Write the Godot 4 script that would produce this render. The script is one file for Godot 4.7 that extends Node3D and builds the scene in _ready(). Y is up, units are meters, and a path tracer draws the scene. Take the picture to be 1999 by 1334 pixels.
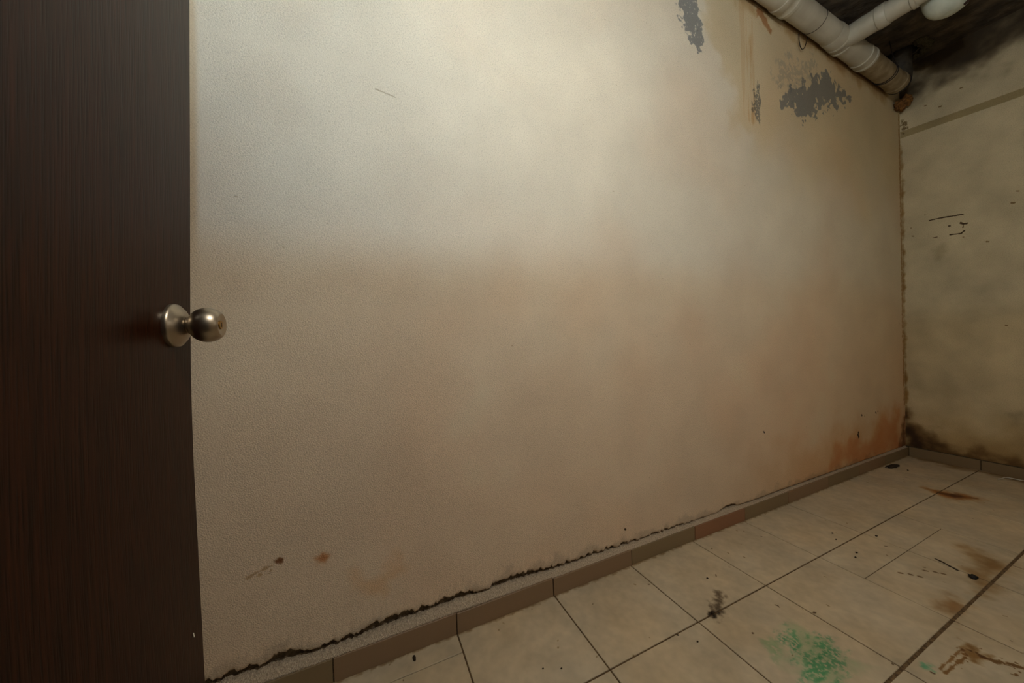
extends Node3D
# A narrow, neglected store room seen from its doorway: x runs along the main wall to the back corner (x = 0), y is up, z comes out of the main wall.

const W_X := -5.3      # where the near end wall stands
const W_Z := 1.45      # where the doorway wall stands
const CEIL := 3.06
var rng := RandomNumberGenerator.new()
var M := {}

func _ready() -> void:
	rng.seed = 7
	# ---- camera, surroundings, light, exposure
	var cam := Camera3D.new()
	cam.name = "camera"
	add_child(cam)
	cam.position = Vector3(-3.9663, 1.0613, 1.2093)
	cam.basis = Basis(Vector3.UP, -0.4155) * Basis(Vector3.RIGHT, -0.0146) * Basis(Vector3.BACK, -0.0355)
	cam.fov = 90.65
	cam.near = 0.02
	cam.far = 40.0
	cam.current = true
	var we := WorldEnvironment.new()
	we.name = "surroundings"
	var env := Environment.new()
	env.background_mode = Environment.BG_COLOR
	env.background_color = Color(0.02, 0.018, 0.015)
	env.tonemap_mode = Environment.TONE_MAPPER_LINEAR
	env.tonemap_exposure = 1.0
	env.sdfgi_enabled = true
	env.ssao_enabled = true
	env.ssil_enabled = true
	we.environment = env
	add_child(we)
	unseen_shelf_lamp(Vector3(-3.90, 2.26, 1.35), Color(0.42, 0.70, 1.0), 0.56)  # out of view, placed to light the upper part of the long wall
	unseen_lamp(Vector3(-3.42, 2.2, 1.32), 0.034, Color(1.0, 0.975, 0.895), 0.92, "unseen warm bulb on the doorway wall, out of view, placed to light the long wall")  # unseen main bulb, placed to light the long wall and floor
	unseen_lamp(Vector3(-1.55, 1.6, 1.34), 0.02, Color(1.0, 0.96, 0.87), 0.115, "added fill bulb out of view on the doorway wall, brightening the far end of the room")  # fill light added to brighten the far end
	# ---- structure
	materials()
	floor_and_tiles()
	wall_left()
	wall_back()
	other_walls()
	ceiling()
	baseboards()
	# ---- things
	door()
	drain_pipe()
	wires()
	foam_and_mortar()
	debris()

# ------------------------------------------------------------------ helpers

func tag(o: Node, label: String, category := "", group := "", kind := "") -> Node:
	o.set_meta("label", label)
	if category != "":
		o.set_meta("category", category)
	if group != "":
		o.set_meta("group", group)
	if kind != "":
		o.set_meta("kind", kind)
	return o

func base(called: String, at := Vector3.ZERO) -> Node3D:
	var o := Node3D.new()
	o.name = called
	add_child(o, true)
	o.position = at
	return o

func new_st() -> SurfaceTool:
	var st := SurfaceTool.new()
	st.begin(Mesh.PRIMITIVE_TRIANGLES)
	return st

func put(called: String, st: SurfaceTool, mat: Material, parent: Node = null, smooth := false) -> MeshInstance3D:
	if smooth:
		st.index()
		st.generate_normals()
	var o := MeshInstance3D.new()
	o.name = called
	o.mesh = st.commit()
	o.material_override = mat
	o.cast_shadow = GeometryInstance3D.SHADOW_CASTING_SETTING_ON
	(parent if parent else self).add_child(o, true)
	return o

# a triangle whose front looks along n
func tri(st: SurfaceTool, a: Vector3, b: Vector3, c: Vector3, n: Vector3, uv = null) -> void:
	var p := [a, b, c]
	if (b - a).cross(c - a).dot(n) > 0.0:
		p = [a, c, b]
	for v in p:
		st.set_normal(n)
		if uv != null:
			var t: Array = uv.call(v)
			st.set_uv(t[0])
			st.set_uv2(t[1])
		st.add_vertex(v)

func quad(st: SurfaceTool, a: Vector3, b: Vector3, c: Vector3, d: Vector3, n: Vector3, uv = null) -> void:
	tri(st, a, b, c, n, uv)
	tri(st, a, c, d, n, uv)

# a box from lo to hi with chamfered edges
func add_box(st: SurfaceTool, lo: Vector3, hi: Vector3, ch := 0.0, uv = null) -> void:
	var c := (lo + hi) / 2.0
	var h := (hi - lo) / 2.0
	ch = minf(ch, minf(h.x, minf(h.y, h.z)) * 0.9)
	var corner := func(s: Vector3, axis: int) -> Vector3:
		var k := h - Vector3.ONE * ch
		k[axis] = h[axis]
		return c + k * s
	for axis in 3:
		var u := (axis + 1) % 3
		var w := (axis + 2) % 3
		for s in [-1.0, 1.0]:
			var n := Vector3.ZERO
			n[axis] = s
			var q := []
			for e in [[-1, -1], [1, -1], [1, 1], [-1, 1]]:
				var sg := Vector3.ZERO
				sg[axis] = s
				sg[u] = e[0]
				sg[w] = e[1]
				q.append(corner.call(sg, axis))
			quad(st, q[0], q[1], q[2], q[3], n, uv)
			if ch > 0.0:
				for s2 in [-1.0, 1.0]:      # the chamfer between this face and the next axis' face
					var sa := Vector3.ZERO
					sa[axis] = s
					sa[u] = s2
					sa[w] = -1
					var sb := sa
					sb[w] = 1
					var nn := Vector3.ZERO
					nn[axis] = s
					nn[u] = s2
					quad(st, corner.call(sa, axis), corner.call(sb, axis), corner.call(sb, u), corner.call(sa, u), nn.normalized(), uv)
	if ch > 0.0:
		for sx in [-1.0, 1.0]:
			for sy in [-1.0, 1.0]:
				for sz in [-1.0, 1.0]:
					var s := Vector3(sx, sy, sz)
					tri(st, corner.call(s, 0), corner.call(s, 1), corner.call(s, 2), s.normalized(), uv)

# rings of radius r[i] round the path p[i], smoothed
func add_tube(st: SurfaceTool, p: PackedVector3Array, r: PackedFloat32Array, seg := 28, caps := true) -> void:
	var rings := []
	var t0 := (p[1] - p[0]).normalized()
	var side := t0.cross(Vector3.UP)
	if side.length() < 0.05:
		side = t0.cross(Vector3.RIGHT)
	side = side.normalized()
	for i in p.size():
		var a := p[maxi(i - 1, 0)]
		var b := p[mini(i + 1, p.size() - 1)]
		var t := (b - a)
		if t.length() < 1e-7:
			t = t0
		t = t.normalized()
		side = (side - t * side.dot(t)).normalized()
		var up := side.cross(t)
		var ring := PackedVector3Array()
		for k in seg:
			var an := TAU * k / seg
			ring.append(p[i] + (side * cos(an) + up * sin(an)) * r[i])
		rings.append(ring)
		t0 = t
	for i in p.size() - 1:
		for k in seg:
			var k2 := (k + 1) % seg
			var q := [rings[i][k], rings[i][k2], rings[i + 1][k2], rings[i + 1][k]]
			for j in [0, 1, 2, 0, 2, 3]:
				st.set_uv(Vector2(float(k) / seg, float(i) / p.size()))
				st.add_vertex(q[j])
	if caps:
		for e in [0, p.size() - 1]:
			for k in seg:
				var k2 := (k + 1) % seg
				var q := [p[e], rings[e][k], rings[e][k2]] if e else [p[e], rings[e][k2], rings[e][k]]
				for v in q:
					st.set_uv(Vector2.ZERO)
					st.add_vertex(v)

# profile: [distance along the axis, radius]; corners get a close pair of rings so that they stay crisp
func add_lathe(st: SurfaceTool, from: Vector3, axis: Vector3, prof: Array, seg := 40, caps := true) -> void:
	var p := PackedVector3Array()
	var r := PackedFloat32Array()
	for e in prof:
		p.append(from + axis * e[0])
		r.append(e[1])
	# straight axis: rings keep one frame
	var side := axis.cross(Vector3.UP)
	if side.length() < 0.05:
		side = axis.cross(Vector3.RIGHT)
	side = side.normalized()
	var up := side.cross(axis).normalized()
	var rings := []
	for i in p.size():
		var ring := PackedVector3Array()
		for k in seg:
			var an := TAU * k / seg
			ring.append(p[i] + (side * cos(an) + up * sin(an)) * r[i])
		rings.append(ring)
	for i in p.size() - 1:
		var sm := i
		var dy := Vector2(prof[i + 1][0] - prof[i][0], prof[i + 1][1] - prof[i][1])
		if i > 0:
			var dp := Vector2(prof[i][0] - prof[i - 1][0], prof[i][1] - prof[i - 1][1])
			sm = _sm if absf(dp.angle_to(dy)) < 0.6 else _sm + 1
			_sm = sm
		st.set_smooth_group(_sm % 30)
		for k in seg:
			var k2 := (k + 1) % seg
			var q := [rings[i][k], rings[i][k2], rings[i + 1][k2], rings[i + 1][k]]
			for j in [0, 1, 2, 0, 2, 3]:
				st.set_uv(Vector2(float(k) / seg, float(i) / p.size()))
				st.add_vertex(q[j])
	_sm += 1
	if caps:
		st.set_smooth_group(_sm % 30)
		for e in [0, p.size() - 1]:
			if r[e] > 0.0005:
				for k in seg:
					var k2 := (k + 1) % seg
					var q := [p[e], rings[e][k], rings[e][k2]] if e else [p[e], rings[e][k2], rings[e][k]]
					for v in q:
						st.set_uv(Vector2.ZERO)
						st.add_vertex(v)
		_sm += 1
var _sm := 0

func noise(sd: int, freq: float, oct := 4, kind := FastNoiseLite.TYPE_SIMPLEX_SMOOTH) -> FastNoiseLite:
	var n := FastNoiseLite.new()
	n.seed = sd
	n.noise_type = kind
	n.frequency = freq
	n.fractal_type = FastNoiseLite.FRACTAL_FBM
	n.fractal_octaves = oct
	return n

func noise_tex(sd: int, freq: float, oct: int, size := 512, normal := false, bump := 4.0, ramp: Array = []) -> NoiseTexture2D:
	var t := NoiseTexture2D.new()
	t.width = size
	t.height = size
	t.seamless = true
	t.noise = noise(sd, freq, oct)
	t.as_normal_map = normal
	t.bump_strength = bump
	if ramp:
		var g := Gradient.new()
		g.offsets = PackedFloat32Array(ramp.map(func(e): return e[0]))
		g.colors = PackedColorArray(ramp.map(func(e): return e[1]))
		t.color_ramp = g
	return t

func curve(pts: Array, x: float) -> float:
	if x <= pts[0].x:
		return pts[0].y
	for i in pts.size() - 1:
		if x <= pts[i + 1].x:
			return lerpf(pts[i].y, pts[i + 1].y, (x - pts[i].x) / (pts[i + 1].x - pts[i].x))
	return pts[-1].y

func mat(called: String, c: Color, rough := 0.8, metal := 0.0) -> StandardMaterial3D:
	var m := StandardMaterial3D.new()
	m.resource_name = called
	m.albedo_color = c
	m.roughness = rough
	m.metallic = metal
	M[called] = m
	return m

# a material with triplanar grain: albedo between two colours, and relief in centimetres
func grainy(called: String, lo: Color, hi: Color, per_metre: float, relief: float, rough := 0.9, sd := 1, freq := 0.02, oct := 5) -> StandardMaterial3D:
	var m := mat(called, Color.WHITE, rough)
	m.albedo_texture = noise_tex(sd, freq, oct, 512, false, 4.0, [[0.2, lo], [0.8, hi]])
	m.heightmap_enabled = relief > 0.0
	m.heightmap_texture = noise_tex(sd + 50, freq * 2.0, oct, 512)
	m.heightmap_scale = relief
	m.uv1_triplanar = true
	m.uv1_world_triplanar = true
	m.uv1_scale = Vector3.ONE * per_metre
	return m

func materials() -> void:
	grainy("cement", Color(0.36, 0.31, 0.25), Color(0.52, 0.46, 0.38), 3.0, 0.6, 0.95, 3)
	grainy("mortar", Color(0.66, 0.58, 0.49), Color(0.93, 0.86, 0.76), 7.0, 0.5, 0.95, 5, 0.05)
	grainy("grout", Color(0.30, 0.225, 0.14), Color(0.46, 0.37, 0.25), 4.0, 0.1, 0.95, 9, 0.03)
	grainy("concrete", Color(0.20, 0.165, 0.12), Color(0.36, 0.31, 0.24), 0.9, 0.8, 0.95, 11, 0.012)
	grainy("plain_plaster", Color(0.80, 0.74, 0.65), Color(0.84, 0.79, 0.71), 1.5, 0.1, 0.9, 13)
	grainy("pipe_plastic", Color(0.64, 0.61, 0.54), Color(0.71, 0.69, 0.62), 2.0, 0.0, 0.45, 17, 0.006)
	grainy("old_pipe", Color(0.46, 0.39, 0.27), Color(0.60, 0.54, 0.43), 3.0, 0.0, 0.55, 19, 0.008)
	grainy("dark_pipe", Color(0.20, 0.175, 0.14), Color(0.28, 0.25, 0.20), 5.0, 0.03, 0.7, 21, 0.012)
	grainy("white_plastic", Color(0.70, 0.73, 0.68), Color(0.78, 0.80, 0.75), 4.0, 0.0, 0.3, 23, 0.008)
	grainy("rust", Color(0.10, 0.045, 0.02), Color(0.24, 0.11, 0.04), 30.0, 0.05, 0.9, 25, 0.03)
	grainy("rust_wire", Color(0.07, 0.04, 0.025), Color(0.14, 0.08, 0.04), 60.0, 0.02, 0.8, 27, 0.03)
	grainy("foam", Color(0.36, 0.22, 0.07), Color(0.58, 0.39, 0.15), 16.0, 0.2, 0.8, 29, 0.02)
	grainy("crumbly_mortar", Color(0.24, 0.21, 0.13), Color(0.44, 0.40, 0.27), 12.0, 0.6, 0.95, 31, 0.03)
	grainy("dirt", Color(0.14, 0.10, 0.065), Color(0.26, 0.20, 0.13), 80.0, 0.05, 0.95, 33, 0.04)
	mat("skirting_tan", Color(0.54, 0.44, 0.335), 0.5)
	mat("skirting_olive", Color(0.51, 0.435, 0.32), 0.5)
	mat("skirting_pink", Color(0.56, 0.40, 0.29), 0.5)
	mat("nickel", Color(0.66, 0.61, 0.54), 0.36, 1.0)
	mat("brass", Color(0.62, 0.48, 0.26), 0.35, 1.0)
	mat("slot", Color(0.04, 0.03, 0.02), 0.7)
	mat("white_bit", Color(0.8, 0.78, 0.72), 0.7)
	mat("lamp_white", Color(0.8, 0.8, 0.78), 0.5)

# ------------------------------------------------------------------ painting

# multiplies the picture's pixels inside rect (metres, picture space from origin) by what f(point) returns
func paint(im: Image, org: Vector2, per_m: Vector2, rect: Rect2, f: Callable) -> void:
	var a := ((rect.position - org) * per_m).floor()
	var b := ((rect.end - org) * per_m).ceil()
	for py in range(maxi(0, int(a.y)), mini(im.get_height(), int(b.y))):
		for px in range(maxi(0, int(a.x)), mini(im.get_width(), int(b.x))):
			var w := Vector2((px + 0.5) / per_m.x, (py + 0.5) / per_m.y) + org
			var c = f.call(w)
			if c != null:
				var o := im.get_pixel(px, py)
				im.set_pixel(px, py, Color(o.r * c.r, o.g * c.g, o.b * c.b))

# signed distance to a closed outline (negative inside)
func outline(p: Vector2, poly: PackedVector2Array) -> float:
	var d := 1e9
	var inside := false
	var j := poly.size() - 1
	for i in poly.size():
		var a := poly[i]
		var b := poly[j]
		var ab := b - a
		var t := clampf((p - a).dot(ab) / ab.length_squared(), 0.0, 1.0)
		d = minf(d, (p - a - ab * t).length_squared())
		if (a.y > p.y) != (b.y > p.y) and p.x < (b.x - a.x) * (p.y - a.y) / (b.y - a.y) + a.x:
			inside = not inside
		j = i
	return -sqrt(d) if inside else sqrt(d)

# a stain with a ragged outline. rag: how far the noise pushes the edge; soft: width of the edge
func stain(im: Image, org: Vector2, per_m: Vector2, poly: PackedVector2Array, tint: Color, rag: float, soft: float, freq: float, sd: int, gaps := 0.0, stretch := Vector2.ONE) -> void:
	var n := noise(sd, freq, 4)
	var box := Rect2(poly[0], Vector2.ZERO)
	for p in poly:
		box = box.expand(p)
	box = box.grow(rag + soft)
	paint(im, org, per_m, box, func(w: Vector2):
		var v := n.get_noise_2d(w.x * stretch.x, w.y * stretch.y)
		var d := outline(w, poly) + v * rag * 1.6
		var k := 1.0 - smoothstep(-soft, soft, d)
		if gaps > 0.0 and k > 0.0:
			k *= 1.0 - smoothstep(0.0, 0.12, n.get_noise_2d(w.x * 2.3 + 40.0, w.y * 2.3) - 0.5 + gaps)
		return Color.WHITE.lerp(tint, k) if k > 0.003 else null)

# a thin mark along a line of points
func mark(im: Image, org: Vector2, per_m: Vector2, pts: PackedVector2Array, width: float, tint: Color, sd := 1, rag := 0.4) -> void:
	var n := noise(sd, 30.0, 3)
	var box := Rect2(pts[0], Vector2.ZERO)
	for p in pts:
		box = box.expand(p)
	box = box.grow(width * 2.0)
	paint(im, org, per_m, box, func(w: Vector2):
		var d := 1e9
		for i in pts.size() - 1:
			d = minf(d, w.distance_to(Geometry2D.get_closest_point_to_segment(w, pts[i], pts[i + 1])))
		var wd := width * (1.0 + n.get_noise_2d(w.x, w.y) * rag * 2.0)
		var k := 1.0 - smoothstep(wd * 0.5, wd, d)
		return Color.WHITE.lerp(tint, k) if k > 0.003 else null)

# soft broad tones for a whole surface, made small and enlarged
func tones(w: int, h: int, size: Vector2, org: Vector2, f: Callable, big_w: int, big_h: int) -> Image:
	var im := Image.create(w, h, false, Image.FORMAT_RGB8)
	for y in h:
		for x in w:
			im.set_pixel(x, y, f.call(org + Vector2((x + 0.5) / w * size.x, (y + 0.5) / h * size.y)))
	im.resize(big_w, big_h, Image.INTERPOLATE_CUBIC)
	return im

func grain_maps() -> void:
	# fine plaster grain, 0.8 m square, shared by the painted walls
	M.grain_height = noise_tex(101, 0.15, 3, 1024)
	M.grain_tone = noise_tex(102, 0.13, 4, 1024, false, 4.0, [[0.0, Color(0.82, 0.82, 0.82)], [0.36, Color(0.945, 0.945, 0.945)], [0.55, Color(0.97, 0.97, 0.97)], [1.0, Color(1, 1, 1)]])

func wall_paint(called: String, im: Image, tint: Color) -> StandardMaterial3D:
	var m := mat(called, tint, 0.85)
	m.albedo_texture = M.grain_tone
	m.heightmap_enabled = true
	m.heightmap_texture = M.grain_height
	m.heightmap_scale = 0.13
	m.detail_enabled = true
	m.detail_albedo = ImageTexture.create_from_image(im)
	m.detail_blend_mode = BaseMaterial3D.BLEND_MODE_MUL
	m.detail_uv_layer = BaseMaterial3D.DETAIL_UV_2
	return m

# ------------------------------------------------------------------ floor

var lines_x := [-5.3, -4.896, -4.496, -4.096, -3.696, -3.2927, -2.8902, -2.4886, -2.0898, -1.683, -1.296, -0.8876, -0.48, -0.07, 0.0]

func floor_and_tiles() -> void:
	var org := Vector2(-5.3, 0.0)
	var size := Vector2(5.3, 1.45)
	var n1 := noise(201, 1.6, 4)
	var n2 := noise(202, 6.0, 4)
	var n3 := noise(203, 3.0, 3)
	var n4 := noise(204, 22.0, 3)
	var im := tones(1060, 290, size, org, func(p: Vector2):
		var a := n1.get_noise_2dv(p) * 0.07 + n2.get_noise_2dv(p) * 0.06 + n4.get_noise_2dv(p) * 0.05
		var b := n3.get_noise_2dv(p)
		var v := 0.90 + a
		return Color(v, v * (0.985 + 0.02 * b), v * (0.95 + 0.05 * b)), 2048, 560)
	var pm := Vector2(2048.0 / 5.3, 560.0 / 1.45)
	# green chalk rubbed on the third tile
	stain(im, org, pm, PackedVector2Array([Vector2(-2.64, 0.522), Vector2(-2.70, 0.535), Vector2(-2.735, 0.60), Vector2(-2.79, 0.645), Vector2(-2.72, 0.665), Vector2(-2.655, 0.64), Vector2(-2.70, 0.585)]), Color(0.50, 0.86, 0.74), 0.035, 0.03, 26.0, 5, 0.42, Vector2(0.6, 1.4))
	stain(im, org, pm, PackedVector2Array([Vector2(-2.59, 0.57), Vector2(-2.645, 0.60), Vector2(-2.66, 0.655), Vector2(-2.62, 0.655), Vector2(-2.57, 0.60)]), Color(0.52, 0.86, 0.74), 0.035, 0.03, 26.0, 6, 0.45, Vector2(0.6, 1.4))
	stain(im, org, pm, PackedVector2Array([Vector2(-2.60, 0.54), Vector2(-2.76, 0.56), Vector2(-2.78, 0.67), Vector2(-2.60, 0.67)]), Color(0.86, 0.97, 0.91), 0.05, 0.05, 9.0, 66)
	stain(im, org, pm, PackedVector2Array([Vector2(-2.77, 0.50), Vector2(-2.80, 0.55), Vector2(-2.74, 0.56), Vector2(-2.72, 0.52)]), Color(0.82, 0.95, 0.88), 0.02, 0.02, 18.0, 7, 0.3)
	stain(im, org, pm, PackedVector2Array([Vector2(-2.43, 0.765), Vector2(-2.42, 0.785), Vector2(-2.40, 0.777), Vector2(-2.415, 0.76)]), Color(0.55, 0.95, 0.86), 0.008, 0.008, 40.0, 8)
	# rust stains
	stain(im, org, pm, PackedVector2Array([Vector2(-0.72, 0.295), Vector2(-0.80, 0.37), Vector2(-0.75, 0.46), Vector2(-0.655, 0.52), Vector2(-0.64, 0.48), Vector2(-0.69, 0.38)]), Color(0.80, 0.56, 0.30), 0.03, 0.04, 9.0, 9)
	stain(im, org, pm, PackedVector2Array([Vector2(-0.735, 0.375), Vector2(-0.73, 0.44), Vector2(-0.68, 0.47), Vector2(-0.68, 0.42)]), Color(0.45, 0.3, 0.15), 0.02, 0.03, 12.0, 10)
	stain(im, org, pm, PackedVector2Array([Vector2(-2.235, 0.80), Vector2(-2.19, 0.80), Vector2(-2.20, 0.835), Vector2(-2.265, 0.83), Vector2(-2.25, 0.815)]), Color(0.70, 0.56, 0.36), 0.022, 0.02, 22.0, 11)
	mark(im, org, pm, PackedVector2Array([Vector2(-2.235, 0.797), Vector2(-2.393, 0.792)]), 0.004, Color(0.72, 0.58, 0.40), 2, 1.0)
	mark(im, org, pm, PackedVector2Array([Vector2(-2.25, 0.812), Vector2(-2.40, 0.804)]), 0.004, Color(0.70, 0.55, 0.36), 3, 1.0)
	mark(im, org, pm, PackedVector2Array([Vector2(-2.215, 0.82), Vector2(-2.215, 0.845), Vector2(-2.195, 0.87), Vector2(-2.165, 0.90)]), 0.009, Color(0.60, 0.47, 0.30), 4, 1.2)
	# dark smear where the first joint is clogged
	stain(im, org, pm, PackedVector2Array([Vector2(-2.83, 0.372), Vector2(-2.78, 0.37), Vector2(-2.69, 0.31), Vector2(-2.70, 0.30), Vector2(-2.78, 0.335)]), Color(0.50, 0.46, 0.42), 0.02, 0.02, 30.0, 12)
	stain(im, org, pm, PackedVector2Array([Vector2(-2.835, 0.352), Vector2(-2.80, 0.35), Vector2(-2.79, 0.365), Vector2(-2.82, 0.372)]), Color(0.25, 0.2, 0.15), 0.008, 0.006, 50.0, 13)
	# dirt swept against the second joint and long skirting, darker along the end wall
	stain(im, org, pm, PackedVector2Array([Vector2(-1.80, 0.745), Vector2(-1.60, 0.742), Vector2(-1.44, 0.735), Vector2(-1.42, 0.62), Vector2(-1.50, 0.68), Vector2(-1.70, 0.70)]), Color(0.74, 0.62, 0.45), 0.03, 0.05, 8.0, 14)
	stain(im, org, pm, PackedVector2Array([Vector2(-2.10, 0.745), Vector2(-1.95, 0.745), Vector2(-1.93, 0.68), Vector2(-2.05, 0.71)]), Color(0.78, 0.66, 0.52), 0.03, 0.03, 8.0, 15)
	stain(im, org, pm, PackedVector2Array([Vector2(-5.3, 0.0), Vector2(0.0, 0.0), Vector2(0.0, 0.026), Vector2(-5.3, 0.024)]), Color(0.72, 0.64, 0.54), 0.008, 0.008, 30.0, 16)
	stain(im, org, pm, PackedVector2Array([Vector2(-0.10, 0.0), Vector2(0.0, 0.0), Vector2(0.0, 1.45), Vector2(-0.06, 1.45), Vector2(-0.08, 0.4)]), Color(0.70, 0.62, 0.50), 0.05, 0.05, 5.0, 17)
	# specks
	for i in 150:
		var c := Vector2(rng.randf_range(-4.2, -0.1), rng.randf_range(0.03, 1.1))
		var r := rng.randf_range(0.0015, 0.004)
		mark(im, org, pm, PackedVector2Array([c, c + Vector2(rng.randf_range(-1, 1), rng.randf_range(-1, 1)) * r * 2.0]), r, Color(0.72, 0.66, 0.56) if i % 4 else Color(0.45, 0.37, 0.28), i)
	for e in [[-1.896, 0.581], [-1.882, 0.605], [-1.788, 0.621], [-1.775, 0.638], [-1.92, 0.56], [-1.81, 0.60]]:
		mark(im, org, pm, PackedVector2Array([Vector2(e[0], e[1]), Vector2(e[0] + 0.004, e[1] + 0.006)]), 0.007, Color(0.60, 0.52, 0.42), 20)
	mark(im, org, pm, PackedVector2Array([Vector2(-1.66, 0.59), Vector2(-1.675, 0.63), Vector2(-1.69, 0.66)]), 0.007, Color(0.2, 0.15, 0.1), 21)
	var m := mat("floor_tile", Color(0.84, 0.785, 0.69), 0.55)
	m.albedo_texture = ImageTexture.create_from_image(im)
	var slab := new_st()
	add_box(slab, Vector3(W_X - 0.15, -0.2, -0.15), Vector3(0.15, -0.003, W_Z + 0.15))
	var fl := put("floor", slab, M.grout)
	tag(fl, "tiled floor with dark dirty joints, running along the long wall", "", "", "structure")
	var cells := []
	var rows := [[0.0, 0.3579], [0.3579, 0.7425], [0.7425, 1.14], [1.14, 1.45]]
	var gaps := [0.0, 0.0028, 0.0045, 0.003, 0.0]
	for i in lines_x.size() - 1:
		for j in rows.size():
			var r := Rect2(lines_x[i], rows[j][0] + gaps[j], lines_x[i + 1] - lines_x[i], rows[j][1] - rows[j][0] - gaps[j] - gaps[j + 1])
			if j == 0 and i == 3:
				cells.append(Rect2(r.position, Vector2(r.size.x, 0.094)))
				cells.append(Rect2(r.position + Vector2(0, 0.0965), Vector2(r.size.x, r.size.y - 0.0965)))
			elif j == 1 and (i == 8 or i == 9):
				var h := 0.513 - r.position.y
				cells.append(Rect2(r.position, Vector2(r.size.x, h - 0.0012)))
				cells.append(Rect2(r.position + Vector2(0, h + 0.0012), Vector2(r.size.x, r.size.y - h - 0.0012)))
			elif j == 2 and i == 9:
				var w := -1.445 - r.position.x
				cells.append(Rect2(r.position, Vector2(w - 0.0015, r.size.y)))
				cells.append(Rect2(r.position + Vector2(w + 0.0015, 0), Vector2(r.size.x - w - 0.0015, r.size.y)))
			else:
				cells.append(r)
	for r in cells:
		var st := new_st()
		var dy := rng.randf_range(-0.0007, 0.0004)
		var uv := func(v: Vector3) -> Array: return [(Vector2(v.x, v.z) - org) / size, Vector2.ZERO]
		add_box(st, Vector3(r.position.x + 0.0024, -0.012, r.position.y), Vector3(r.end.x - 0.0024, dy, r.end.y), 0.0012, uv)
		put("tile", st, m, fl)

# ------------------------------------------------------------------ walls

# lower edge of the plaster, and the height of the mortar ledge in front of it
var edge_pts := [Vector2(-5.3, 0.11), Vector2(-4.45, 0.125), Vector2(-4.37, 0.126), Vector2(-4.29, 0.121), Vector2(-4.2, 0.13), Vector2(-4.15, 0.108), Vector2(-4.03, 0.114), Vector2(-3.92, 0.130), Vector2(-3.80, 0.119), Vector2(-3.748, 0.125), Vector2(-3.66, 0.123), Vector2(-3.57, 0.110), Vector2(-3.445, 0.125), Vector2(-3.33, 0.110), Vector2(-3.2, 0.100), Vector2(-3.075, 0.099), Vector2(-2.95, 0.094), Vector2(-2.68, 0.090), Vector2(-2.4, 0.080), Vector2(-2.26, 0.080), Vector2(-2.2, 0.098), Vector2(-2.14, 0.096), Vector2(-2.09, 0.079), Vector2(-1.9, 0.075), Vector2(-1.72, 0.078), Vector2(-1.0, 0.073), Vector2(0.0, 0.071)]
var ledge_pts := [Vector2(-5.3, 0.105), Vector2(-4.33, 0.104), Vector2(-4.16, 0.095), Vector2(-4.02, 0.092), Vector2(-3.86, 0.098), Vector2(-3.67, 0.100), Vector2(-3.45, 0.096), Vector2(-3.28, 0.088), Vector2(-3.0, 0.085), Vector2(-2.68, 0.082), Vector2(-2.4, 0.077), Vector2(-2.17, 0.084), Vector2(-2.05, 0.074), Vector2(-1.0, 0.071), Vector2(0.0, 0.070)]

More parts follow.
